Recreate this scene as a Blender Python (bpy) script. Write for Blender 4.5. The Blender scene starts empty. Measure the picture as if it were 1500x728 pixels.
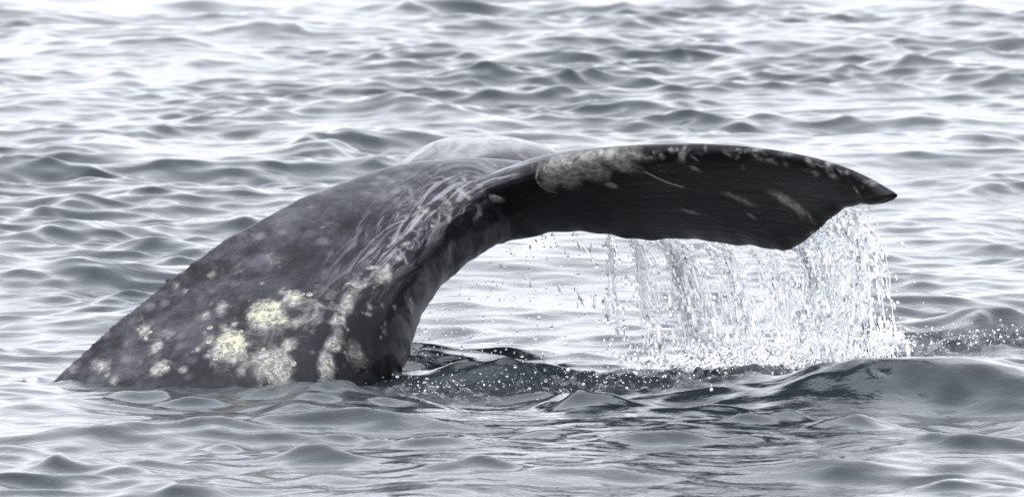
import bpy, bmesh, math, random
import numpy as np
from mathutils import Vector
from mathutils.bvhtree import BVHTree

rng = np.random.default_rng(7)
random.seed(7)
scene = bpy.context.scene
COL = scene.collection

# ------------------------------------------------------------------ camera
CAM_H, CAM_D, AIM_Z, LENS = 3.9, 40.0, 0.49, 385.7
cam_data = bpy.data.cameras.new('camera')
cam = bpy.data.objects.new('camera', cam_data)
COL.objects.link(cam)
cam.location = (0, -CAM_D, CAM_H)
PITCH = math.atan2(CAM_H - AIM_Z, CAM_D)
cam.rotation_euler = (math.pi / 2 - PITCH, 0, 0)
cam_data.sensor_width = 36
cam_data.lens = LENS
cam_data.clip_start = 0.5
cam_data.clip_end = 20000
cam_data.dof.use_dof = True
cam_data.dof.focus_distance = 40.5
cam_data.dof.aperture_fstop = 9.0
scene.camera = cam

# ------------------------------------------------------------------ sky and sun (overcast, soft sun high on the camera's left)
SUN_EL, SUN_AZ = math.radians(52), math.radians(-135)      # azimuth from +Y, towards +X positive
world = bpy.data.worlds.new('World')
scene.world = world
world.use_nodes = True
wn = world.node_tree.nodes
wl = world.node_tree.links
wn.clear()
w_out = wn.new('ShaderNodeOutputWorld')
w_bg = wn.new('ShaderNodeBackground')
w_sky = wn.new('ShaderNodeTexSky')
w_sky.sky_type = 'NISHITA'
w_sky.sun_disc = False
w_sky.sun_elevation = SUN_EL
w_sky.sun_rotation = SUN_AZ
w_sky.air_density = 1.0
w_sky.dust_density = 6.0
w_sky.ozone_density = 1.0
w_hs = wn.new('ShaderNodeHueSaturation')
w_hs.inputs['Saturation'].default_value = 0.16            # cloud cover greys the blue
w_mix = wn.new('ShaderNodeMix')
w_mix.data_type = 'RGBA'
w_mix.inputs['Factor'].default_value = 0.80                # even cloud deck
w_mix.inputs[7].default_value = (9.6, 10.0, 10.9, 1)
wl.new(w_sky.outputs['Color'], w_hs.inputs['Color'])
wl.new(w_hs.outputs['Color'], w_mix.inputs[6])
wl.new(w_mix.outputs[2], w_bg.inputs['Color'])
w_bg.inputs['Strength'].default_value = 0.15
wl.new(w_bg.outputs['Background'], w_out.inputs['Surface'])

sun_d = bpy.data.lights.new('sun', 'SUN')
sun_d.energy = 1.1
sun_d.angle = math.radians(40)
sun_d.color = (1.0, 0.98, 0.95)
sun = bpy.data.objects.new('sun', sun_d)
COL.objects.link(sun)
sdir = Vector((math.sin(SUN_AZ) * math.cos(SUN_EL), math.cos(SUN_AZ) * math.cos(SUN_EL), math.sin(SUN_EL)))
sun.rotation_euler = (-sdir).to_track_quat('-Z', 'Y').to_euler()
sun.location = sdir * 60

vs = scene.view_settings
vs.view_transform = 'Standard'
vs.look = 'None'
vs.exposure = 0.58
vs.gamma = 1.0
vs.use_curve_mapping = False
scene.render.engine = 'CYCLES'
scene.cycles.max_bounces = 24
scene.cycles.diffuse_bounces = 14
scene.cycles.glossy_bounces = 6
scene.cycles.transmission_bounces = 20
scene.cycles.transparent_max_bounces = 16

# ------------------------------------------------------------------ pixel -> place (1500 x 728 photograph)
FPX = LENS / 36 * 1500
CPOS = np.array([0, -CAM_D, CAM_H])
FWD = np.array([0, math.cos(PITCH), -math.sin(PITCH)])
UPV = np.array([0, math.sin(PITCH), math.cos(PITCH)])
RGT = np.array([1.0, 0, 0])
M_PX = 1 / 400.0


def ray(px, py):
    return FWD + (px - 750) / FPX * RGT + (364 - py) / FPX * UPV


def P(px, py, d):
    r = ray(px, py)
    return CPOS + r * ((d + CAM_D) / r[1])


def G(px, py, z=0.0):
    r = ray(px, py)
    return CPOS + r * ((z - CAM_H) / r[2])


def unit(v):
    return v / (np.linalg.norm(v) + 1e-12)


def catmull(pts, n):
    """resample rows of pts with a Catmull-Rom spline, n samples"""
    p = np.asarray(pts, float)
    q = np.vstack([2 * p[0] - p[1], p, 2 * p[-1] - p[-2]])
    out = []
    for t in np.linspace(0, len(p) - 1, n):
        i = min(int(t), len(p) - 2)
        u = t - i
        a, b, c, d = q[i], q[i + 1], q[i + 2], q[i + 3]
        out.append(0.5 * (2 * b + (c - a) * u + (2 * a - 5 * b + 4 * c - d) * u ** 2 + (3 * b - a - 3 * c + d) * u ** 3))
    return np.array(out)


def fast_mesh(name, verts, faces, smooth=True):
    """verts (n,3), faces (m,k) as arrays"""
    me = bpy.data.meshes.new(name)
    v = np.asarray(verts, np.float32)
    f = np.asarray(faces, np.int32)
    me.vertices.add(len(v))
    me.vertices.foreach_set('co', v.ravel())
    k = f.shape[1]
    me.loops.add(f.size)
    me.loops.foreach_set('vertex_index', f.ravel())
    me.polygons.add(len(f))
    me.polygons.foreach_set('loop_start', np.arange(0, f.size, k, dtype=np.int32))
    me.update(calc_edges=True)
    me.validate()
    if smooth:
        me.polygons.foreach_set('use_smooth', np.ones(len(me.polygons), bool))
    return me


def add_obj(name, me, mat=None, parent=None):
    o = bpy.data.objects.new(name, me)
    COL.objects.link(o)
    if mat and not me.materials:
        me.materials.append(mat)
    if parent:
        o.parent = parent
    return o


def tag(o, label=None, category=None, group=None, kind=None):
    for k, v in (('label', label), ('category', category), ('group', group), ('kind', kind)):
        if v:
            o[k] = v


# ------------------------------------------------------------------ materials
class NT:
    def __init__(self, name):
        self.m = bpy.data.materials.new(name)
        self.m.use_nodes = True
        self.n = self.m.node_tree.nodes
        self.l = self.m.node_tree.links
        self.b = self.n['Principled BSDF']
        self.out = self.n['Material Output']

    def new(self, t, **kw):
        nd = self.n.new(t)
        for k, v in kw.items():
            setattr(nd, k, v)
        return nd

    def link(self, a, b):
        self.l.new(a, b)

    def val(self, sock, v):
        if hasattr(v, 'is_linked') or isinstance(v, bpy.types.NodeSocket):
            self.l.new(v, sock)
        else:
            sock.default_value = v

    def math(self, op, a, b=0.0, clamp=False):
        nd = self.new('ShaderNodeMath', operation=op, use_clamp=clamp)
        self.val(nd.inputs[0], a)
        self.val(nd.inputs[1], b)
        return nd.outputs[0]

    def noise(self, vec, scale, detail=4, rough=0.55, dist=0.0):
        nd = self.new('ShaderNodeTexNoise')
        if vec is not None:
            self.link(vec, nd.inputs['Vector'])
        nd.inputs['Scale'].default_value = scale
        nd.inputs['Detail'].default_value = detail
        nd.inputs['Roughness'].default_value = rough
        nd.inputs['Distortion'].default_value = dist
        return nd.outputs['Fac']

    def ramp(self, fac, lo, hi):
        nd = self.new('ShaderNodeMapRange')
        nd.interpolation_type = 'SMOOTHSTEP'
        self.link(fac, nd.inputs['Value'])
        nd.inputs['From Min'].default_value = lo
        nd.inputs['From Max'].default_value = hi
        return nd.outputs['Result']

    def mix(self, fac, a, b):
        nd = self.new('ShaderNodeMix', data_type='RGBA')
        self.val(nd.inputs[0], fac)
        self.val(nd.inputs[6], a)
        self.val(nd.inputs[7], b)
        return nd.outputs[2]

    def mapping(self, vec, scale, rot=(0, 0, 0)):
        nd = self.new('ShaderNodeMapping')
        self.link(vec, nd.inputs['Vector'])
        nd.inputs['Scale'].default_value = scale
        nd.inputs['Rotation'].default_value = rot
        return nd.outputs['Vector']

    def attr(self, name):
        return self.new('ShaderNodeAttribute', attribute_name=name)


def mat_water():
    t = NT('sea_water')
    geo = t.new('ShaderNodeNewGeometry').outputs['Position']
    foam = t.attr('foam').outputs['Fac']
    chop = t.attr('chop').outputs['Fac']
    n1 = t.noise(t.mapping(geo, (6.0, 7.0, 5.0), (0, 0, 0.12)), 1.4, 4, 0.55, 0.6)
    n2 = t.noise(t.mapping(geo, (15, 15, 12), (0, 0, 0.35)), 1.5, 4, 0.6, 0.8)
    n3 = t.noise(geo, 34, 4, 0.65, 1.2)
    h = t.math('ADD', t.math('MULTIPLY', n1, 0.0040), t.math('MULTIPLY', n2, 0.0012))
    h = t.math('ADD', h, t.math('MULTIPLY', t.math('MULTIPLY', n3, chop), 0.022))
    bump = t.new('ShaderNodeBump')
    bump.inputs['Strength'].default_value = 1.0
    bump.inputs['Distance'].default_value = 1.0
    t.link(h, bump.inputs['Height'])
    t.link(bump.outputs['Normal'], t.b.inputs['Normal'])
    fn = t.noise(geo, 30, 6, 0.7, 0.6)
    fm = t.ramp(t.math('ADD', t.math('MULTIPLY', foam, 1.2), t.math('SUBTRACT', fn, 1.0)), 0.0, 0.3)
    dn = t.noise(geo, 0.7, 3)
    deep = t.mix(dn, (0.010, 0.016, 0.019, 1), (0.018, 0.025, 0.029, 1))
    t.link(t.mix(fm, deep, (0.82, 0.84, 0.86, 1)), t.b.inputs['Base Color'])
    t.link(t.math('ADD', t.math('MULTIPLY', fm, 0.6), 0.06), t.b.inputs['Roughness'])
    t.b.inputs['IOR'].default_value = 1.333
    return t.m


def mat_skin():
    t = NT('whale_skin')
    geo = t.new('ShaderNodeTexCoord').outputs['Object']
    pale = t.attr('pale').outputs['Fac']
    yell = t.attr('lice').outputs['Fac']
    streak = t.attr('streak').outputs['Fac']
    scar = t.attr('scar').outputs['Fac']
    mott = t.attr('mottle').outputs['Fac']
    flow = t.new('ShaderNodeCombineXYZ')
    t.link(t.attr('flow_d').outputs['Fac'], flow.inputs[0])
    t.link(t.attr('flow_s').outputs['Fac'], flow.inputs[1])
    n_big = t.noise(geo, 3.2, 5, 0.6, 0.4)
    n_mid = t.noise(geo, 12, 6, 0.65, 0.6)
    n_fine = t.noise(geo, 48, 5, 0.7, 0.3)
    base = t.mix(t.ramp(n_big, 0.35, 0.7), (0.008, 0.008, 0.010, 1), (0.018, 0.018, 0.022, 1))
    base = t.mix(t.attr('dark').outputs['Fac'], base, (0.007, 0.007, 0.008, 1))  # shade of the underside painted in as near-black skin
    # mottling of the back and flank
    mm = t.math('MULTIPLY', t.ramp(t.noise(geo, 6.5, 11, 0.74, 0.25), 0.40, 0.70), t.ramp(n_big, 0.2, 0.6))
    mm = t.math('MULTIPLY', t.math('ADD', mm, t.math('MULTIPLY', t.ramp(n_fine, 0.5, 0.8), 0.35)), mott)
    base = t.mix(t.math('MULTIPLY', mm, 0.95, True), base, (0.082, 0.082, 0.095, 1))
    # round pale old scars
    vor = t.new('ShaderNodeTexVoronoi')
    t.link(t.mapping(geo, (1, 1, 1)), vor.inputs['Vector'])
    vor.inputs['Scale'].default_value = 11
    spots = t.math('SUBTRACT', 1.0, t.ramp(vor.outputs['Distance'], 0.12, 0.34))
    spots = t.math('MULTIPLY', t.math('MULTIPLY', spots, t.ramp(n_big, 0.42, 0.55)), mott)
    base = t.mix(t.math('MULTIPLY', spots, 0.45), base, (0.16, 0.16, 0.17, 1))
    # streaks sweeping onto the fluke, whitened in colour to stand for reflection
    sn = t.noise(t.mapping(flow.outputs[0], (24, 3.4, 1)), 1.0, 9, 0.74, 1.3)
    sm = t.math('MULTIPLY', t.ramp(sn, 0.46, 0.62), streak)
    base = t.mix(t.math('MULTIPLY', sm, 0.6, True), base, (0.40, 0.40, 0.43, 1))
    # pale patches (ragged)
    pm = t.ramp(t.math('ADD', pale, t.math('MULTIPLY', t.math('SUBTRACT', n_mid, 0.5), 1.5)), 0.16, 0.78)
    pm = t.math('MULTIPLY', pm, t.ramp(pale, 0.02, 0.2))
    pcol = t.mix(t.ramp(n_fine, 0.35, 0.7), (0.14, 0.14, 0.135, 1), (0.42, 0.42, 0.395, 1))
    base = t.mix(t.math('MULTIPLY', pm, 0.92), base, pcol)
    ym = t.ramp(t.math('ADD', yell, t.math('MULTIPLY', t.math('SUBTRACT', n_fine, 0.5), 1.4)), 0.25, 0.8)
    base = t.mix(t.math('MULTIPLY', ym, t.ramp(yell, 0.02, 0.2)), base, (0.46, 0.45, 0.32, 1))
    # fine grain along the underside of the fluke
    lob = t.new('ShaderNodeCombineXYZ')
    t.link(t.attr('lobe_c').outputs['Fac'], lob.inputs[0])
    t.link(t.attr('lobe_s').outputs['Fac'], lob.inputs[1])
    under = t.attr('under').outputs['Fac']
    un = t.noise(t.mapping(lob.outputs[0], (46, 5.5, 1)), 1.0, 8, 0.7, 1.0)
    base = t.mix(t.math('MULTIPLY', t.math('MULTIPLY', t.ramp(un, 0.5, 0.72), t.ramp(n_big, 0.4, 0.62)), under), base, (0.040, 0.040, 0.042, 1))
    # thin scars
    base = t.mix(t.ramp(scar, 0.25, 0.6), base, (0.30, 0.29, 0.27, 1))
    t.link(base, t.b.inputs['Base Color'])
    # relief
    ln = t.noise(t.mapping(flow.outputs[0], (20, 2.0, 1)), 1.0, 3, 0.5, 0.8)
    h = t.math('MULTIPLY', n_mid, 0.0025)
    h = t.math('ADD', h, t.math('MULTIPLY', n_fine, 0.0016))
    h = t.math('ADD', h, t.math('MULTIPLY', t.math('MULTIPLY', ln, streak), 0.006))
    h = t.math('ADD', h, t.math('MULTIPLY', t.math('MULTIPLY', un, under), 0.0035))
    h = t.math('ADD', h, t.math('MULTIPLY', pm, 0.003))
    bump = t.new('ShaderNodeBump')
    bump.inputs['Distance'].default_value = 1.0
    bump.inputs['Strength'].default_value = 0.9
    t.link(h, bump.inputs['Height'])
    t.link(bump.outputs['Normal'], t.b.inputs['Normal'])
    t.link(t.math('ADD', t.math('MULTIPLY', pm, 0.3), t.math('ADD', t.math('MULTIPLY', n_mid, 0.2), 0.22)), t.b.inputs['Roughness'])
    t.b.inputs['IOR'].default_value = 1.38
    t.b.inputs['Specular IOR Level'].default_value = 0.16
    film = t.math('MULTIPLY', t.attr('wet').outputs['Fac'], t.ramp(t.noise(t.mapping(geo, (9, 3, 6), (0, 0, 0.6)), 1.6, 8, 0.7, 0.8), 0.25, 0.75))
    t.link(t.math('ADD', t.math('MULTIPLY', film, 0.62), 0.06), t.b.inputs['Coat Weight'])
    t.b.inputs['Coat Roughness'].default_value = 0.08
    t.b.inputs['Coat IOR'].default_value = 1.3
    return t.m


def mat_barnacle():
    t = NT('barnacle_shell')
    geo = t.new('ShaderNodeNewGeometry').outputs['Position']
    n = t.noise(geo, 90, 4, 0.7)
    t.link(t.mix(t.ramp(n, 0.35, 0.7), (0.10, 0.10, 0.09, 1), (0.44, 0.43, 0.37, 1)), t.b.inputs['Base Color'])
    t.b.inputs['Roughness'].default_value = 0.5
    return t.m


def mat_clear():
    t = NT('clear_water')
    t.b.inputs['Base Color'].default_value = (0.97, 0.985, 1, 1)
    t.b.inputs['Transmission Weight'].default_value = 1.0
    t.b.inputs['Roughness'].default_value = 0.0
    t.b.inputs['IOR'].default_value = 1.333
    return t.m


def mat_white():
    t = NT('white_water')
    t.b.inputs['Base Color'].default_value = (0.95, 0.955, 0.965, 1)
    t.b.inputs['Roughness'].default_value = 0.25
    t.b.inputs['IOR'].default_value = 1.333
    return t.m


M_WATER, M_SKIN, M_BARN, M_CLEAR, M_WHITE = mat_water(), mat_skin(), mat_barnacle(), mat_clear(), mat_white()

# ------------------------------------------------------------------ the sea
def axis(fine_lo, fine_hi, step, lo, hi, grow=1.07, step_hi=None):
    step_hi = step_hi or step
    c = [fine_lo]
    while c[-1] < fine_hi:
        u = (c[-1] - fine_lo) / (fine_hi - fine_lo)
        c.append(c[-1] + step + (step_hi - step) * u)
    s = step_hi
    while c[-1] < hi:
        s *= grow
        c.append(c[-1] + s)
    s = step
    a = [fine_lo]
    while a[-1] > lo:
        s *= grow
        a.append(a[-1] - s)
    return np.array(a[:0:-1] + c)


# wavelets seen in the photograph: pixel of the foot, crest half-width in m, half-depth in m, height in m, skew
WAVELETS = [
    (1440, 590, 0.42, 0.36, 0.125, -0.10), (1265, 588, 0.34, 0.34, 0.080, 0.25), (1180, 575, 0.30, 0.2, 0.035, 0),
    (842, 594, 0.17, 0.12, 0.07, 0.1), (830, 632, 0.12, 0.08, 0.02, 0), (790, 206, 0.25, 0.3, 0.06, -0.1), (440, 585, 0.45, 0.16, 0.045, 0.05), (160, 578, 0.35, 0.16, 0.04, 0),
    (265, 577, 0.12, 0.12, 0.035, 0), (1130, 618, 0.25, 0.13, 0.05, 0.25), (1290, 625, 0.22, 0.13, 0.045, 0), (715, 548, 0.26, 0.28, -0.05, 0), (1010, 600, 0.2, 0.10, 0.03, -0.2), (1220, 690, 0.22, 0.12, 0.04, 0.1), (700, 690, 0.2, 0.12, 0.04, 0.15), (900, 700, 0.25, 0.13, 0.035, -0.1), (560, 625, 0.25, 0.12, 0.035, 0.1),
    (300, 632, 0.35, 0.2, 0.04, 0.2), (470, 678, 0.16, 0.16, 0.05, 0), (330, 655, 0.22, 0.18, 0.035, 0),
    (75, 690, 0.09, 0.12, 0.05, 0), (260, 724, 0.12, 0.12, 0.035, 0.2), (1410, 715, 0.18, 0.16, 0.05, 0),
    (105, 640, 0.2, 0.15, 0.035, 0.3), (640, 645, 0.22, 0.13, 0.045, -0.2), (960, 645, 0.25, 0.13, 0.045, 0.1),
    (1420, 660, 0.3, 0.14, 0.045, 0.1),
    (1440, 490, 0.18, 0.20, 0.075, 0), (1360, 498, 0.12, 0.16, 0.04, 0),
    (1350, 105, 0.24, 0.34, 0.075, -0.1), (485, 221, 0.12, 0.24, 0.06, -0.2), (825, 178, 0.08, 0.2, 0.055, -0.2),
    (570, 165, 0.3, 0.5, 0.075, 0.1), (640, 175, 0.28, 0.4, 0.05, 0), (50, 62, 0.16, 0.4, 0.07, 0), (375, 50, 0.18, 0.4, 0.07, 0),
    (1095, 105, 0.2, 0.35, 0.06, 0.2), (810, 60, 0.25, 0.4, 0.06, 0.1), (880, 82, 0.2, 0.35, 0.05, 0),
    (1340, 185, 0.28, 0.35, 0.07, -0.2), (1440, 208, 0.13, 0.22, 0.055, -0.3), (190, 290, 0.13, 0.2, 0.05, -0.3),
    (250, 303, 0.1, 0.16, 0.04, -0.2), (90, 312, 0.22, 0.22, 0.05, 0.2), (230, 345, 0.25, 0.22, 0.045, 0.2),
    (340, 335, 0.1, 0.2, 0.05, -0.2), (160, 130, 0.2, 0.4, 0.06, 0), (230, 75, 0.3, 0.5, 0.07, 0.2),
    (1090, 235, 0.25, 0.3, 0.04, 0.2), (1400, 275, 0.2, 0.2, 0.035, 0), (1450, 285, 0.12, 0.2, 0.035, 0),
    (700, 480, 0.2, 0.18, 0.035, -0.2), (660, 455, 0.2, 0.18, 0.03, -0.2), (790, 490, 0.25, 0.16, 0.035, 0),
    (60, 350, 0.3, 0.25, 0.035, 0.2), (1420, 455, 0.3, 0.2, 0.03, 0), (1400, 25, 0.25, 0.4, 0.06, 0),
    (600, 20, 0.25, 0.5, 0.06, 0), (900, 40, 0.15, 0.3, 0.05, 0), (60, 480, 0.3, 0.2, 0.03, 0), (1480, 110, 0.2, 0.3, 0.06, 0),
    (20, 255, 0.15, 0.25, 0.05, 0), (160, 115, 0.2, 0.3, 0.05, 0), (290, 95, 0.2, 0.35, 0.06, -0.2),
]

N_W = 260
lam = np.exp(rng.uniform(math.log(0.13), math.log(4.5), N_W))
k_w = 2 * np.pi / lam
th_w = rng.normal(math.radians(-90 + 10), math.radians(46), N_W)
amp_w = 0.0102 * lam ** 0.98 * np.exp(-(lam / 2.2) ** 2) / (2 * np.pi) * rng.uniform(0.5, 1.4, N_W) * (1 + 0.9 * np.exp(-((np.log(lam) - math.log(1.5)) / 0.5) ** 2)) * np.where(lam < 0.4, 1.5, 1.0)
ph_w = rng.uniform(0, 2 * np.pi, N_W)
CHOP = 1.15


def value_noise(x, y, seed):
    r = np.random.default_rng(seed)
    tab = r.uniform(-1, 1, (64, 64)).astype(np.float32)
    xi = np.floor(x).astype(int)
    yi = np.floor(y).astype(int)
    fx = x - xi
    fy = y - yi
    fx = fx * fx * (3 - 2 * fx)
    fy = fy * fy * (3 - 2 * fy)
    a = tab[xi % 64, yi % 64]
    b = tab[(xi + 1) % 64, yi % 64]
    c = tab[xi % 64, (yi + 1) % 64]
    d = tab[(xi + 1) % 64, (yi + 1) % 64]
    return (a * (1 - fx) + b * fx) * (1 - fy) + (c * (1 - fx) + d * fx) * fy


# the churned strip beneath the dripping tail: polyline on the sea
CHURN = [G(585, 574), G(680, 572), G(800, 568), G(920, 564), G(1040, 558), G(1160, 550), G(1280, 530), G(1400, 508), G(1490, 500)]
WATERLINE = [G(40, 556), G(110, 560), G(200, 568), G(320, 576), G(430, 582), G(520, 580), G(580, 570)]
FOAM = [(1290, 514, 0.10, 0.2, 0.9), (1230, 528, 0.13, 0.3, 1.0), (1340, 502, 0.10, 0.2, 0.45), (45, 553, 0.07, 0.15, 0.62),
        (1050, 536, 0.20, 0.22, 0.8), (960, 545, 0.12, 0.2, 0.62), (600, 540, 0.10, 0.25, 0.65), (1150, 532, 0.15, 0.25, 0.85),
        (720, 530, 0.25, 0.2, 0.55), (870, 530, 0.2, 0.2, 0.6), (1420, 492, 0.12, 0.15, 0.4)]


def sea_fields(X, Y):
    d = np.full(X.shape, 9.0, np.float32)
    for a, b in zip(CHURN[:-1], CHURN[1:]):
        ab = (b - a)[:2]
        t = np.clip(((X - a[0]) * ab[0] + (Y - a[1]) * ab[1]) / (ab @ ab), 0, 1)
        dx = X - a[0] - t * ab[0]
        dy = Y - a[1] - t * ab[1]
        d = np.minimum(d, np.hypot(dx / 0.12, dy / 0.22))
    d2 = np.full(X.shape, 9.0, np.float32)
    for a, b in zip(WATERLINE[:-1], WATERLINE[1:]):
        ab = (b - a)[:2]
        t = np.clip(((X - a[0]) * ab[0] + (Y - a[1]) * ab[1]) / (ab @ ab), 0, 1)
        d2 = np.minimum(d2, np.hypot((X - a[0] - t * ab[0]) / 0.07, (Y - a[1] - t * ab[1]) / 0.14))
    churn = np.maximum(np.exp(-d ** 2), 0.45 * np.exp(-d2 ** 2))
    foam = np.zeros(X.shape, np.float32)
    for px, py, sx, sy, s in FOAM:
        c = G(px, py)
        foam = np.maximum(foam, s * np.exp(-((X - c[0]) / sx) ** 2 - ((Y - c[1]) / sy) ** 2))
    return churn, foam


def sea_height(X, Y, S=None):
    """vertical and horizontal displacement of the sea at rest points X, Y; S = local grid spacing"""
    H = np.zeros(X.shape, np.float32)
    DX = np.zeros(X.shape, np.float32)
    DY = np.zeros(X.shape, np.float32)
    gust = np.clip(1.0 + 1.1 * value_noise(X * 1.3 + 3, Y * 0.55 + 9, 5) + 0.8 * value_noise(X * 0.5, Y * 0.25, 6), 0.62, 2.0)
    far = np.interp(Y, [-6, 0, 8, 22], [0.92, 0.95, 1.05, 1.2]).astype(np.float32)
    gust = gust * far
    for i in range(N_W):
        c, s = math.cos(th_w[i]), math.sin(th_w[i])
        ph = (k_w[i] * (X * c + Y * s) + ph_w[i]).astype(np.float32)
        a = amp_w[i]
        if S is not None:
            a = a * np.clip((lam[i] / S - 3) / 3, 0, 1)
        if lam[i] < 1.2:
            a = a * gust
        H += a * np.cos(ph)
        q = CHOP * a * np.sin(ph)
        DX -= q * c
        DY -= q * s
    wu = 0.10 * value_noise(X * 4.3, Y * 2.1, 41) + 0.04 * value_noise(X * 11, Y * 6, 42)
    wv = 0.10 * value_noise(X * 3.1 + 7, Y * 1.7, 43) + 0.04 * value_noise(X * 9, Y * 6, 44)
    for px, py, sx, sy, h, sk in WAVELETS:
        h = h * (1.15 if 580 < py and h < 0.1 else 1.0)
        g = G(px, py)
        u = X - g[0] + wu
        v = Y - g[1] - sk * u + wv
        m = (np.abs(u) < 3.5 * sx) & (np.abs(v) < 4 * sy)
        uu, vv = u[m] / sx, v[m] / sy
        r2 = np.sqrt(uu ** 2 + 0.05)
        prof = np.where(vv < 0, np.exp(-np.abs(vv) ** 1.4 * 1.6), np.exp(-np.abs(vv) ** 1.4 * 0.7))
        H[m] += h * prof * np.exp(-r2 ** 1.6)
    churn, foam = sea_fields(X, Y)
    m = churn > 0.01
    Xm, Ym = X[m], Y[m]
    rough = sum(np.abs(value_noise(Xm * f + 11 * f, Ym * f * 0.75, 20 + j)) * w for j, (f, w) in enumerate(((10, 1.0), (23, 0.8), (45, 0.55))))
    foam = np.maximum(foam, 0.40 * np.clip(churn - 0.2, 0, 1) * (Y < 0.6))
    H[m] += churn[m] * (0.034 * rough - 0.020)
    return H, DX, DY, churn, foam


def build_sea():
    xs = axis(-3.4, 3.4, 0.0145, -4000, 4000, 1.085)
    ys = axis(-6.3, 21.0, 0.020, -400, 9000, 1.085, 0.036)
    sx = np.gradient(xs)
    sy = np.gradient(ys)
    X, Y = np.meshgrid(xs, ys, indexing='ij')
    S = np.maximum(*np.meshgrid(sx, sy * 0.6, indexing='ij'))
    X, Y, S = X.ravel().astype(np.float32), Y.ravel().astype(np.float32), S.ravel().astype(np.float32)
    H, DX, DY, churn, foam = sea_height(X, Y, S)
    nx, ny = len(xs), len(ys)
    idx = np.arange(nx * ny).reshape(nx, ny)
    F = np.stack([idx[:-1, :-1], idx[1:, :-1], idx[1:, 1:], idx[:-1, 1:]], -1).reshape(-1, 4)
    me = fast_mesh('water', np.stack([X + DX, Y + DY, H], 1), F)
    for n, a in (('foam', foam), ('chop', churn)):
        at = me.attributes.new(n, 'FLOAT', 'POINT')
        at.data.foreach_set('value', a.astype(np.float32))
    o = add_obj('water', me, M_WATER)
    tag(o, 'choppy grey sea with small wind waves', kind='structure')
    print('sea', nx, ny, nx * ny)
    return o


build_sea()


def sea_z(x, y):
    a = np.array([x], np.float32)
    b = np.array([y], np.float32)
    return float(sea_height(a, b)[0][0])


# ------------------------------------------------------------------ the whale: tail stock and both flukes, one skin
def loft(rings):
    n, m = len(rings), len(rings[0])
    V = np.vstack(rings)
    idx = np.arange(n * m).reshape(n, m)
    j = np.roll(np.arange(m), -1)
    F = np.stack([idx[:-1], idx[:-1][:, j], idx[1:][:, j], idx[1:]], -1).reshape(-1, 4)
    faces = [tuple(f) for f in F]
    c0, c1 = len(V), len(V) + 1
    V = np.vstack([V, rings[0].mean(0), rings[-1].mean(0)])
    for i in range(m):
        faces.append((c0, (i + 1) % m, i))
        b = (n - 1) * m
        faces.append((c1, b + i, b + (i + 1) % m))
    return V, faces


# dorsal pixel, depth | ventral pixel, depth | half width | where the flank is widest
STOCK = [
    (-150, 790, -0.25, 420, 960, -0.25, 0.60, 0.62),
    (0, 632, -0.15, 505, 740, -0.12, 0.42, 0.68),
    (92, 540, -0.06, 560, 610, -0.05, 0.36, 0.72),
    (160, 479, 0.0, 590, 540, 0.0, 0.32, 0.74),
    (240, 412, 0.06, 608, 490, 0.08, 0.29, 0.74),
    (320, 356, 0.12, 622, 452, 0.15, 0.265, 0.72),
    (400, 311, 0.19, 642, 424, 0.23, 0.25, 0.67),
    (480, 275, 0.27, 672, 396, 0.32, 0.215, 0.64),
    (560, 247, 0.36, 708, 369, 0.42, 0.185, 0.60),
    (635, 235, 0.46, 750, 352, 0.52, 0.15, 0.55),
    (705, 234, 0.57, 800, 344, 0.60, 0.115, 0.5),
    (765, 240, 0.66, 850, 335, 0.66, 0.08, 0.5),
    (800, 252, 0.72, 860, 320, 0.72, 0.05, 0.5),
]


def sdep(d):
    return d * 1.7 + 0.20


LOBE_D = 0.75


def stock_mesh():
    rows = []
    for r in STOCK:
        rows.append(np.concatenate([P(r[0], r[1], sdep(r[2])), P(r[3], r[4], sdep(r[5])), [r[6], r[7]]]))
    S = catmull(rows, 72)
    mid = (S[:, :3] + S[:, 3:6]) / 2
    tan = np.gradient(mid, axis=0)
    rings = []
    for i, r in enumerate(S):
        D, V, w, f = r[:3], r[3:6], r[6], r[7]
        lat = unit(np.cross(V - D, tan[i]))
        if lat[1] > 0:
            lat = -lat
        ring = []
        gam = math.log(0.5) / math.log(f)
        for ph in np.linspace(0, 2 * np.pi, 56, endpoint=False):
            v = (1 - math.cos(ph)) / 2
            u = v ** gam
            wd = 2 * math.sqrt(max(u * (1 - u), 0))
            ring.append(D + (V - D) * v + lat * (w * wd * (1 if math.sin(ph) > 0 else -1)))
        rings.append(np.array(ring))
    return loft(rings)


# leading edge pixel, depth | trailing edge pixel, depth | thickness
NEAR = [
    (610, 338, 0.36, 740, 322, 0.62, 0.20),
    (655, 303, 0.20, 775, 330, 0.60, 0.21),
    (715, 272, 0.05, 810, 337, 0.53, 0.19),
    (800, 238, -0.10, 855, 338, 0.44, 0.165),
    (900, 221, -0.26, 912, 346, 0.32, 0.140),
    (1000, 214, -0.42, 985, 351, 0.17, 0.120),
    (1085, 216, -0.56, 1062, 361, 0.02, 0.102),
    (1168, 227, -0.68, 1125, 367, -0.14, 0.088),
    (1230, 243, -0.77, 1168, 361, -0.28, 0.074),
    (1272, 262, -0.83, 1208, 328, -0.48, 0.076),
    (1298, 276, -0.87, 1250, 306, -0.68, 0.072),
    (1314, 284, -0.90, 1286, 300, -0.82, 0.066),
]
FAR = [
    (610, 338, 0.50, 740, 300, 0.66, 0.18),
    (655, 282, 0.62, 790, 268, 0.80, 0.19),
    (655, 262, 0.80, 826, 236, 1.10, 0.15),
    (628, 249, 1.05, 806, 219, 1.42, 0.11),
    (600, 243, 1.30, 757, 208, 1.68, 0.085),
    (590, 249, 1.52, 702, 204, 1.86, 0.07),
    (580, 259, 1.70, 652, 213, 1.98, 0.055),
    (576, 266, 1.84, 612, 232, 2.04, 0.04),
    (572, 275, 1.98, 588, 262, 2.06, 0.026),
]


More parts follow.
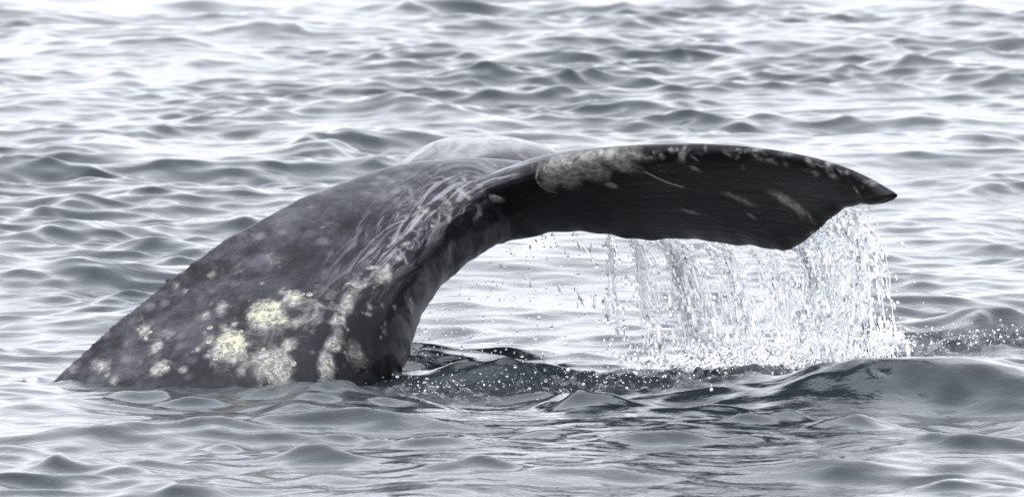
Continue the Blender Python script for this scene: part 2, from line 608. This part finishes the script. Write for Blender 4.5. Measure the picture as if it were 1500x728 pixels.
def lobe_rows(tab, n):
    return catmull([np.concatenate([P(r[0], r[1], r[2] + LOBE_D), P(r[3], r[4], r[5] + LOBE_D), [r[6]]]) for r in tab], n)


def lobe_mesh(tab, n=64, flip=1):
    S = lobe_rows(tab, n)
    mid = (S[:, :3] + S[:, 3:6]) / 2
    tan = np.gradient(mid, axis=0)
    rings = []
    r_ = np.random.default_rng(3)
    for i, r in enumerate(S):
        L, T, th = r[:3], r[3:6], r[6]
        c = T - L
        nrm = unit(np.cross(tan[i], c)) * flip
        ring = []
        for ph in np.linspace(0, 2 * np.pi, 48, endpoint=False):
            x = (1 - math.cos(ph)) / 2
            # rounded nose, thin trailing edge
            prof = 1.55 * (math.sqrt(max(x, 0)) * (1 - x) ** 0.8) * 0.62 + 0.16 * math.sqrt(max(x * (1 - x), 0)) * 2
            h = th * prof * 1.12
            camber = 0.05 * math.sin(math.pi * x) * np.linalg.norm(c)
            ring.append(L + c * x + nrm * (h * (1 if math.sin(ph) > 0 else -1) * 0.8 + camber))
        rings.append(np.array(ring))
    return loft(rings)


def build_whale():
    V, F = [], []
    for v, f in (stock_mesh(), lobe_mesh(NEAR), lobe_mesh(FAR, flip=-1)):
        o = sum(len(a) for a in V)
        V.append(v)
        F += [tuple(i + o for i in q) for q in f]
    me = bpy.data.meshes.new('raw')
    me.from_pydata(np.vstack(V).tolist(), [], F)
    bm = bmesh.new()
    bm.from_mesh(me)
    bmesh.ops.triangulate(bm, faces=bm.faces)
    bmesh.ops.recalc_face_normals(bm, faces=bm.faces)
    bm.to_mesh(me)
    bm.free()
    tmp = bpy.data.objects.new('raw', me)
    COL.objects.link(tmp)
    md = tmp.modifiers.new('r', 'REMESH')
    md.mode = 'VOXEL'
    md.voxel_size = 0.0085
    sm = tmp.modifiers.new('s', 'SMOOTH')
    sm.factor = 0.5
    sm.iterations = 18
    dg = bpy.context.evaluated_depsgraph_get()
    out = bpy.data.meshes.new_from_object(tmp.evaluated_get(dg))
    bpy.data.objects.remove(tmp)
    bpy.data.meshes.remove(me)
    out.name = 'gray_whale'
    n = len(out.vertices)
    co = np.zeros(n * 3, np.float32)
    out.vertices.foreach_get('co', co)
    co = co.reshape(-1, 3).astype(float)
    nor = np.zeros(n * 3, np.float32)
    out.vertices.foreach_get('normal', nor)
    nor = nor.reshape(-1, 3)

    def nearest(curve, lo=None):
        """arc length and signed offset of every vertex against a 3D polyline"""
        best = np.full(n, 9.0)
        s_at = np.zeros(n)
        side = np.zeros(n)
        acc = 0
        for a, b in zip(curve[:-1], curve[1:]):
            ab = b - a
            L = np.linalg.norm(ab)
            t = np.clip(((co - a) @ ab) / (L * L), 0, 1)
            dv = co - a - t[:, None] * ab
            d = np.linalg.norm(dv, axis=1)
            m = d < best
            best[m] = d[m]
            s_at[m] = acc + t[m] * L
            dirn = np.cross(ab / L, np.array([0, -1, 0.2]))
            side[m] = np.sign(dv[m] @ dirn)
            acc += L
        return best, s_at, side

    # dorsal knuckles and gentle unevenness
    for px, py, dpt, r, h in ((243, 408, 0.06, 0.035, 0.008), (165, 474, 0.0, 0.07, 0.006), (330, 350, 0.13, 0.06, 0.007), (440, 292, 0.23, 0.07, 0.006)):
        c = P(px, py, sdep(dpt))
        w = np.exp(-(np.linalg.norm(co - c, axis=1) / r) ** 2)
        co += nor * (w * h)[:, None]
    # nicks and ripples along the trailing edge of the near fluke
    S = lobe_rows(NEAR, 80)
    te = [S[i, 3:6] for i in range(8, 78)]
    d, s, _ = nearest(te)
    w = np.exp(-(d / 0.07) ** 2)
    co[:, 2] += w * (0.009 * np.sin(s * 7.3 + 1) + 0.004 * np.sin(s * 19 + 0.6 * np.sin(s * 5)) + 0.0025 * np.sin(s * 47 + 2))
    # uneven skin on the underside of the stock
    w = np.clip((nor @ np.array([0.75, -0.1, -0.6]) - 0.25) / 0.3, 0, 1) * np.clip((P(790, 350, 1.2)[0] - co[:, 0]) / 0.15, 0, 1)
    bumps = value_noise(co[:, 0] * 9 + co[:, 1] * 5, co[:, 2] * 11 + co[:, 1] * 4, 61) + 0.6 * value_noise(co[:, 0] * 23 + co[:, 1] * 9, co[:, 2] * 27, 62) + 0.3 * value_noise(co[:, 0] * 50, co[:, 2] * 50 + co[:, 1] * 30, 63)
    co += nor * (w * bumps * 0.0042)[:, None]
    out.vertices.foreach_set('co', co.astype(np.float32).ravel())
    out.update()
    bv = BVHTree.FromPolygons([tuple(c) for c in co], [tuple(p.vertices) for p in out.polygons])

    def hit(px, py):
        r = unit(ray(px, py))
        loc, nm, _, _ = bv.ray_cast(Vector(CPOS), Vector(r), 80)
        return (np.array(loc), np.array(nm)) if loc else (None, None)

    attrs = {k: np.zeros(n) for k in ('pale', 'lice', 'scar', 'streak', 'flow_s', 'flow_d', 'mottle', 'under', 'lobe_s', 'lobe_c')}

    def stamp(name, px, py, rx, ry, ang, s, soft=2.0):
        p, nm = hit(px, py)
        if p is None:
            return
        if nm @ FWD > 0:
            nm = -nm
        a = math.radians(ang)
        e1 = math.cos(a) * RGT + math.sin(a) * UPV
        e1 = unit(e1 - nm * (e1 @ nm))
        e2 = np.cross(nm, e1)
        fs = max(0.35, abs(e2 @ UPV) if abs(ang) < 45 else 1)
        q = co - p
        r2 = (q @ e1 / (rx * M_PX)) ** 2 + (q @ e2 / (ry * M_PX / fs)) ** 2 + (q @ nm / 0.06) ** 2
        attrs[name] = np.maximum(attrs[name], s * np.exp(-r2 ** (soft / 2)))

    # pale scarred patches (photograph pixel, radii, tilt, strength)
    for a in ((390, 462, 28, 22, 0, 1), (335, 508, 30, 24, 30, 1), (400, 535, 34, 26, 35, 0.9), (432, 437, 18, 14, 0, 0.8),
              (425, 505, 22, 14, 50, 0.7), (495, 468, 13, 11, 0, 0.9), (487, 505, 13, 13, 0, 0.9), (478, 535, 14, 26, -8, 0.75),
              (508, 445, 12, 24, -20, 0.75), (520, 420, 10, 20, -15, 0.6), (560, 405, 34, 16, 35, 0.5), (500, 470, 16, 60, -12, 0.42), (480, 540, 16, 40, -8, 0.45), (375, 490, 70, 46, 30, 0.30), (450, 450, 60, 26, 25, 0.34), (230, 500, 60, 40, 40, 0.24),
              (235, 540, 18, 12, 0, 0.8), (213, 486, 12, 10, 0, 0.9), (300, 463, 11, 11, 0, 0.55), (325, 450, 14, 12, 0, 0.6),
              (230, 510, 16, 16, 0, 0.5), (150, 535, 18, 14, 0, 0.5), (105, 543, 10, 8, 0, 0.6), (470, 430, 40, 18, 30, 0.38),
              (440, 470, 45, 22, 25, 0.4), (525, 520, 22, 26, 30, 0.45), (350, 400, 26, 16, 20, 0.3), (400, 380, 30, 18, 20, 0.25),
              (655, 305, 30, 16, 45, 0.42), (700, 318, 14, 12, -30, 0.5),
              (822, 252, 36, 32, -20, 1.0), (865, 245, 40, 26, 0, 0.8), (910, 240, 34, 18, 0, 0.72), (880, 230, 60, 14, 2, 0.6),
              (940, 232, 30, 12, 0, 0.5), (895, 271, 9, 5, 0, 0.8), (1018, 247, 12, 7, -60, 0.7), (1000, 228, 7, 16, -10, 0.65),
              (1033, 217, 6, 9, 0, 0.5), (1080, 230, 6, 6, 0, 0.5), (1185, 238, 6, 10, 0, 0.5), (1213, 245, 7, 12, 10, 0.6),
              (1278, 268, 12, 7, -30, 0.5), (1088, 245, 5, 5, 0, 0.5), (1150, 225, 20, 5, -8, 0.4), (1110, 218, 30, 5, -4, 0.4),
              (1080, 290, 36, 7, -6, 0.6), (1160, 300, 40, 7, -30, 0.6), (1015, 311, 18, 4, 5, 0.55), (1100, 315, 12, 4, -10, 0.5),
              (720, 245, 30, 10, 15, 0.5), (770, 232, 30, 8, 8, 0.5), (600, 300, 60, 20, 25, 0.25)):
        stamp('pale', *a)
    for a in ((388, 458, 26, 17, 20, 0.8), (340, 503, 24, 16, 40, 0.78), (432, 437, 9, 7, 0, 0.7), (402, 528, 10, 8, 0, 0.35), (415, 470, 14, 6, 20, 0.6), (330, 515, 12, 9, 0, 0.6)):
        stamp('lice', *a)
    # broken pale marks following the fold
    for _ in range(60):
        u = rng.uniform(0, 1)
        px, py = np.interp(u, [0, 0.4, 0.75, 1], [530, 590, 650, 715]) + rng.normal(0, 9), np.interp(u, [0, 0.4, 0.75, 1], [425, 362, 305, 262]) + rng.normal(0, 9)
        stamp('pale', px, py, rng.uniform(6, 16), rng.uniform(2, 4.5), 50 + rng.normal(0, 14), rng.uniform(0.35, 0.75))
    # random small round scars on the flank
    for _ in range(150):
        px, py = rng.uniform(110, 640), rng.uniform(260, 560)
        r = rng.uniform(3, 9)
        stamp('pale', px, py, r, r * rng.uniform(0.7, 1), 0, rng.uniform(0.25, 0.55) * (1.0 if py > 400 else 0.65))
    # thin scratches
    def scratch(pts, w, s=1.0):
        pts = catmull(pts, 24)
        hs = [hit(*p)[0] for p in pts]
        hs = [h for h in hs if h is not None]
        if len(hs) > 2:
            d, _, _ = nearest(hs)
            attrs['scar'] = np.maximum(attrs['scar'], s * np.exp(-(d / w) ** 2))
    scratch([(945, 252), (965, 262), (985, 270), (1000, 274)], 0.006, 0.9)
    stamp('pale', 726, 291, 11, 5, -35, 0.7)
    for _ in range(70):
        x = rng.uniform(770, 1270)
        y = np.interp(x, [770, 830, 900, 1000, 1080, 1150, 1210, 1270], [245, 229, 221, 216, 218, 227, 242, 266]) + abs(rng.normal(0, 7)) + 1
        stamp('pale', x, y, rng.uniform(4, 16), rng.uniform(2, 6), rng.uniform(-80, 20), rng.uniform(0.3, 0.65) * (1.15 if x < 960 else 0.85))
    scratch([(788, 250), (786, 262), (795, 275), (815, 283)], 0.006, 0.6)
    for _ in range(26):
        x, y = rng.uniform(860, 1200), rng.uniform(222, 330)
        L, a = rng.uniform(10, 45), rng.uniform(-0.35, 0.1)
        scratch([(x, y), (x + L / 2, y - L / 2 * a + rng.uniform(-2, 2)), (x + L, y - L * a)], 0.004, rng.uniform(0.25, 0.5))

    # flow lines sweeping from the flank onto the leading edge
    fl = [hit(*p)[0] for p in catmull([(470, 548), (505, 470), (545, 415), (600, 352), (645, 305), (690, 274), (745, 252), (800, 240)], 30)]
    fl = [f for f in fl if f is not None]
    d, s, side = nearest(fl)
    attrs['flow_s'], attrs['flow_d'] = s, d * side
    tot = s.max()
    attrs['streak'] = np.exp(-(d / np.where(side > 0, 0.06, 0.15)) ** 2) * np.clip((s / tot - 0.15) / 0.25, 0, 1) * np.clip((1.0 - s / tot) / 0.1, 0.4, 1) * np.clip(nor[:, 2] * 2.2 + 0.55, 0, 1)
    lobe_c = (S[8:, :3] + S[8:, 3:6]) / 2
    d2, s2, sd2 = nearest(list(lobe_c[::3]))
    attrs['lobe_s'], attrs['lobe_c'] = s2, d2 * sd2
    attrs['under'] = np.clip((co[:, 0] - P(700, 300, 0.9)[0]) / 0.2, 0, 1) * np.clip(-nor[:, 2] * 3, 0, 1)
    # the flank and back are mottled; the underside's shade is put into its colour
    dst, _, _ = nearest([P(r[0], r[1], sdep(r[2])) for r in STOCK[1:-1]])
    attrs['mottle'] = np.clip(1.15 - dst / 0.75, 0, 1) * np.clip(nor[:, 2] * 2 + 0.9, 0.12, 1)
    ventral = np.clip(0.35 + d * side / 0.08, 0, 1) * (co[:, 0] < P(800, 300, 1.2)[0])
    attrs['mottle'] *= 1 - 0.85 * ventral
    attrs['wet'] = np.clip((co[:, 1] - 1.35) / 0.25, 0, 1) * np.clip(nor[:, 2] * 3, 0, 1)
    attrs['dark'] = np.maximum(ventral, attrs['under'])  # down-facing skin that takes the painted shade
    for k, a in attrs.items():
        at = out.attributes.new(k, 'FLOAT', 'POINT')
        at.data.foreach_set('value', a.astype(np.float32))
    out.polygons.foreach_set('use_smooth', np.ones(len(out.polygons), bool))
    out.materials.clear()
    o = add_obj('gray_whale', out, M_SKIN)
    tag(o, 'dark grey whale diving with its raised tail and dripping flukes above the sea', 'whale')
    print('whale verts', n)
    return o, hit, te, bv


whale, hit, TE, BV = build_whale()


# ------------------------------------------------------------------ barnacles growing on the whale
def barnacle_mesh(seed):
    r = random.Random(seed)
    n = 9
    V, F = [], []
    for ring, (rad, z) in enumerate(((1.0, -0.15), (0.86, 0.22), (0.55, 0.40), (0.34, 0.12))):
        for i in range(n):
            a = 2 * math.pi * i / n
            q = rad * (1 + r.uniform(-0.14, 0.14))
            V.append((q * math.cos(a), q * math.sin(a), z + r.uniform(-0.05, 0.05)))
    for k in range(3):
        for i in range(n):
            j = (i + 1) % n
            F.append((k * n + i, k * n + j, (k + 1) * n + j, (k + 1) * n + i))
    F.append(tuple(3 * n + i for i in range(n)))
    me = bpy.data.meshes.new('barnacle')
    me.from_pydata(V, [], F)
    me.polygons.foreach_set('use_smooth', [True] * len(me.polygons))
    me.materials.append(M_BARN)
    return me


def build_barnacles():
    meshes = [barnacle_mesh(i) for i in range(5)]
    spots = [(495, 468, 5.5), (487, 505, 5.5), (300, 463, 3.5), (213, 486, 4), (325, 450, 3.5)]
    for cx, cy, sx, sy, k in ((390, 460, 26, 18, 22), (335, 508, 26, 20, 22), (400, 535, 28, 18, 18), (432, 437, 14, 9, 7), (235, 540, 14, 7, 5),
                              (478, 535, 9, 18, 5), (215, 490, 12, 12, 4), (508, 440, 7, 18, 4)):
        for _ in range(k):
            spots.append((random.gauss(cx, sx * 0.55), random.gauss(cy, sy * 0.55), random.uniform(2.4, 5.2)))
    for px, py, r in spots:
        p, nm = hit(px, py)
        if p is None or p[2] < 0.0:
            continue
        if nm @ FWD > 0:
            nm = -nm
        o = add_obj('barnacle', random.choice(meshes), None, whale)
        o.location = p
        o.rotation_mode = 'QUATERNION'
        o.rotation_quaternion = Vector(nm).to_track_quat('Z', 'Y')
        s = r * M_PX
        o.scale = (s, s, s * random.uniform(0.7, 1.1))


build_barnacles()

# ------------------------------------------------------------------ falling water
ICO = None


def ico(level):
    bm = bmesh.new()
    bmesh.ops.create_icosphere(bm, subdivisions=level, radius=1)
    v = np.array([tuple(q.co) for q in bm.verts])
    f = np.array([[q.index for q in p.verts] for p in bm.faces])
    bm.free()
    return v, f


ICO1, ICO2 = ico(1), ico(2)


def blobs(name, pts, rad, vel=None, stretch=None, level=1):
    bv_, bf = ICO1 if level == 1 else ICO2
    n = len(pts)
    V = bv_[None] * rad[:, None, None] * (1 + 0.18 * rng.standard_normal((n, len(bv_), 1)) * (level == 1))
    if vel is not None:
        d = vel / (np.linalg.norm(vel, axis=1, keepdims=True) + 1e-9)
        along = (V * d[:, None, :]).sum(2, keepdims=True)
        V = V + along * d[:, None, :] * (stretch[:, None, None] - 1)
    V = V + pts[:, None, :]
    F = bf[None] + (np.arange(n) * len(bv_))[:, None, None]
    return V.reshape(-1, 3), F.reshape(-1, 3)


def tube(path, rad, m=6):
    path = np.asarray(path)
    t = np.gradient(path, axis=0)
    rings = []
    for p, d, r in zip(path, t, rad):
        d = unit(d)
        a = unit(np.cross(d, np.array([0.3, 1, 0.1])))
        b = np.cross(d, a)
        ang = np.linspace(0, 2 * np.pi, m, endpoint=False)
        rings.append(p + r * (np.cos(ang)[:, None] * a + np.sin(ang)[:, None] * b))
    n = len(rings)
    idx = np.arange(n * m).reshape(n, m)
    j = np.roll(np.arange(m), -1)
    F = np.stack([idx[:-1], idx[:-1][:, j], idx[1:][:, j], idx[1:]], -1).reshape(-1, 4)
    tri = np.vstack([F[:, [0, 1, 2]], F[:, [0, 2, 3]]])
    return np.vstack(rings), tri


def join(parts):
    V, F, o = [], [], 0
    for v, f in parts:
        V.append(v)
        F.append(f + o)
        o += len(v)
    return np.vstack(V), np.vstack(F)


def proj(p):
    q = p - CPOS
    return 750 + FPX * (q @ RGT) / (q @ FWD), 364 - FPX * (q @ UPV) / (q @ FWD)


te_px = np.array([proj(t) for t in TE])
TE_A = np.array(TE)


def te_at(px):
    i = np.argsort(te_px[:, 0])
    return np.array([np.interp(px, te_px[i, 0], TE_A[i, k]) for k in range(3)]).T


GRAV = 9.81


def fall(src, v0, t):
    return src + v0 * t[:, None] - 0.5 * GRAV * np.array([0, 0, 1.0]) * (t ** 2)[:, None]


def lean(px):
    """sideways speed of the water leaving the edge, larger towards the tip"""
    return np.interp(px, [700, 900, 960, 1100, 1200, 1290], [0.05, 0.15, 0.55, 0.55, 0.30, 0.20])


def density_px(n):
    """where along the edge water leaves: dense towards the tip"""
    xs = np.array([740, 860, 895, 940, 980, 1010, 1060, 1120, 1170, 1200, 1235, 1262, 1285])
    w = np.array([0.03, 0.12, 0.35, 0.8, 1.0, 0.6, 0.7, 0.85, 1.0, 1.1, 1.1, 0.7, 0.15])
    g = np.linspace(740, 1285, 400)
    c = np.cumsum(np.interp(g, xs, w))
    return np.interp(rng.uniform(0, c[-1], n), c, g)


def build_spray():
    white, clear = [], []
    # streams: coherent strings of drops and threads from one point of the edge
    bundles = rng.choice([895, 925, 962, 974, 986, 1030, 1062, 1098, 1130, 1165, 1185, 1200, 1214, 1230, 1246], 150,
                         p=np.array([3, 4, 9, 11, 9, 4, 6, 7, 5, 7, 8, 9, 8, 7, 4]) / 101)[:90]
    b_v = {}
    for px in np.concatenate([bundles + rng.normal(0, 3.5, 90), density_px(30).clip(890, 1262)]).clip(880, 1262):
        src = te_at(px) + np.array([0, 0.02, -0.004])
        key = int(px / 17)
        if key not in b_v:
            b_v[key] = np.array([rng.normal(0, 0.12 + 0.08 * (px > 1190)), rng.normal(0, 0.12), rng.uniform(-0.5, 0.0)])
        v0 = np.array([lean(px), 0, 0]) + b_v[key] + rng.normal(0, 0.035, 3)
        hgt = src[2] + 0.02
        tmax = (v0[2] + math.sqrt(v0[2] ** 2 + 2 * GRAV * hgt)) / GRAV
        n = int(rng.uniform(25, 70))
        t = tmax * rng.uniform(0, 1, n) ** 0.75
        sp = 0.004 + 0.030 * (t / tmax) ** 1.5
        pts = fall(src + rng.normal(0, 0.006, (n, 3)), v0 + np.zeros((n, 3)), t) + rng.normal(0, 1, (n, 3)) * sp[:, None] * np.array([1, 1.2, 0.8])
        vel = v0 - np.array([0, 0, GRAV]) * t[:, None]
        rad = np.exp(rng.normal(math.log(0.0030), 0.55, n)).clip(0.0011, 0.0105)
        st = 1 + (rng.exponential(1.0, n) * (0.5 + 2.2 * t / tmax)).clip(0, 6)
        v, f = blobs('d', pts, rad, vel, st)
        (white if rng.uniform() < 0.74 else clear).append((v, f))
        # thread
        for _ in range(4):
            t0 = rng.uniform(0, 0.6) * tmax
            t1 = t0 + rng.uniform(0.15, 0.6) * tmax
            tt = np.linspace(t0, min(t1, tmax), 26)
            path = fall(src + np.zeros((26, 3)), v0 + np.zeros((26, 3)), tt) + np.cumsum(rng.normal(0, 0.0018, (26, 3)), 0) + rng.normal(0, 0.014, 3) * (tt / tmax)[:, None]
            r = (0.0011 + 0.0030 * np.abs(np.sin(np.linspace(0, 9, 26) + rng.uniform(0, 6))) * rng.uniform(0.4, 1.2)) * np.linspace(1.2, 0.5, 26)
            (white if rng.uniform() < 0.7 else clear).append(tube(path, r))
    # loose drops everywhere below the edge
    n = 1900
    px = density_px(n)
    src = te_at(px.clip(0, 1275)) + np.array([0, 0.02, -0.004])
    v0 = np.stack([lean(px) + rng.normal(0, 0.24, n), rng.normal(0, 0.25, n), rng.uniform(-0.4, 0.25, n)], 1)
    tmax = (v0[:, 2] + np.sqrt(v0[:, 2] ** 2 + 2 * GRAV * (src[:, 2] + 0.02))) / GRAV
    t = tmax * rng.uniform(0, 1, n) ** 0.6
    pts = fall(src, v0, t) + rng.normal(0, 0.012, (n, 3))
    rad = np.exp(rng.normal(math.log(0.0024), 0.55, n)).clip(0.001, 0.008)
    st = 1 + (rng.exponential(0.9, n) * (0.4 + 1.8 * t / tmax)).clip(0, 5)
    vel = v0 - np.array([0, 0, GRAV]) * t[:, None]
    sel = rng.uniform(0, 1, n) < 0.68
    white.append(blobs('d', pts[sel], rad[sel], vel[sel], st[sel]))
    clear.append(blobs('d', pts[~sel], rad[~sel], vel[~sel], st[~sel]))
    # sparse drops left of the curtain
    n = 420
    px = rng.uniform(610, 930, n)
    top = np.interp(px, [610, 740, 930], [470, 352, 350])
    py = top + (545 - top) * rng.uniform(0.02, 1, n) ** 0.8
    dep = rng.uniform(0.7, 1.3, n)
    pts = np.array([P(a, b, c) for a, b, c in zip(px, py, dep)])
    rad = np.exp(rng.normal(math.log(0.0032), 0.4, n)).clip(0.0014, 0.008)
    sel = rng.uniform(0, 1, n) < 0.45
    white.append(blobs('d', pts[sel], rad[sel]))
    clear.append(blobs('d', pts[~sel], rad[~sel]))
    # splash-up above the churned water
    n = 1000
    k = rng.integers(0, len(CHURN) - 1, n)
    u = rng.uniform(0, 1, n)
    C = np.array(CHURN)
    base = C[k] + (C[k + 1] - C[k]) * u[:, None]
    pts = base + np.stack([rng.normal(0, 0.06, n), rng.normal(0, 0.18, n), 0.015 + np.abs(rng.normal(0, 0.028, n))], 1)
    px = np.array([proj(p)[0] for p in pts])
    pts[:, 2] += np.where((px > 1180) & (px < 1330), np.abs(rng.normal(0, 0.05, n)), 0)
    rad = np.exp(rng.normal(math.log(0.0021), 0.55, n)).clip(0.0008, 0.007)
    sel = rng.uniform(0, 1, n) < np.where(px > 900, 0.5, 0.12)
    white.append(blobs('d', pts[sel], rad[sel]))
    clear.append(blobs('d', pts[~sel], rad[~sel]))
    # crown of white splash where the curtain lands
    n = 2600
    px = rng.choice([960, 1010, 1050, 1110, 1170, 1215, 1250, 1285, 1310], n, p=np.array([3, 5, 5, 5, 6, 9, 10, 8, 3]) / 54) + rng.normal(0, 16, n)
    py = np.interp(px, [900, 1000, 1160, 1240, 1340], [552, 548, 540, 530, 512])
    pts = np.array([G(a, b) for a, b in zip(px, py)]) + np.stack([rng.normal(0, 0.02, n), rng.normal(0, 0.07, n), 0.01 + np.abs(rng.normal(0, 0.04, n))], 1)
    rad = np.exp(rng.normal(math.log(0.0025), 0.55, n)).clip(0.001, 0.0075)
    up = np.stack([rng.normal(0, 0.5, n), rng.normal(0, 0.3, n), np.ones(n)], 1)
    white.append(blobs('d', pts, rad, up, 1 + rng.exponential(0.8, n).clip(0, 3)))
    v, f = join(white)
    o = add_obj('white_spray', fast_mesh('white_spray', v, f), M_WHITE)
    tag(o, 'white aerated water pouring off the trailing edge of the fluke', 'spray', kind='stuff')
    a = len(f)
    v, f = join(clear)
    o = add_obj('water_drops', fast_mesh('water_drops', v, f), M_CLEAR)
    tag(o, 'clear water drops falling beneath the fluke', 'water drops', kind='stuff')
    print('spray tris', a, len(f))


build_spray()

# drips hanging from the edge that can be told apart
DRIPS = [
    ((838, 345), (876, 394), 'long thin clear drip slanting from the fluke edge with a bead at its end'),
    ((793, 347), (796, 366), 'short fat clear drip hanging where the fluke edge leaves the tail stock'),
    ((808, 346), (818, 364), 'short slanting clear drip just beside a fat short drip under the fluke'),
    ((740, 350), (750, 378), 'thin clear drip hanging from the underside of the tail stock'),
    ((964, 345), (986, 386), 'clear drip with thick head slanting off the middle of the fluke edge'),
    ((1064, 345), (1090, 408), 'longest dark streaked clear drip crossing the deepest bulge of the fluke edge'),
    ((1163, 347), (1172, 384), 'thin clear drip at the corner where the fluke edge turns up towards its tip'),
    ((898, 350), (908, 384), 'faint clear drip on the left border of the white spray'),
]


def build_drips():
    for (a, b, label) in DRIPS:
        n = 30
        p0 = te_at(a[0])
        d0 = p0[1] - 0.03
        A, B = P(a[0], a[1] - 3, d0), P(b[0], b[1], d0)
        u = np.linspace(0, 1, n)
        path = A + (B - A) * u[:, None]
        path[:, 2] += 0.012 * np.sin(np.pi * u)
        path += np.cumsum(rng.normal(0, 0.0007, (n, 3)), 0)
        r = 0.0016 + 0.006 * np.exp(-u / 0.10) + 0.0048 * np.exp(-((u - 0.95) / 0.045) ** 2) + 0.0018 * np.abs(np.sin(u * 14))
        r[-1] = 0.0004
        v, f = tube(path - A, r, 8)
        o = add_obj('water_drip', fast_mesh('water_drip', v, f), M_CLEAR)
        o.location = A
        tag(o, label, 'drip', 'drips hanging from the fluke edge')


build_drips()
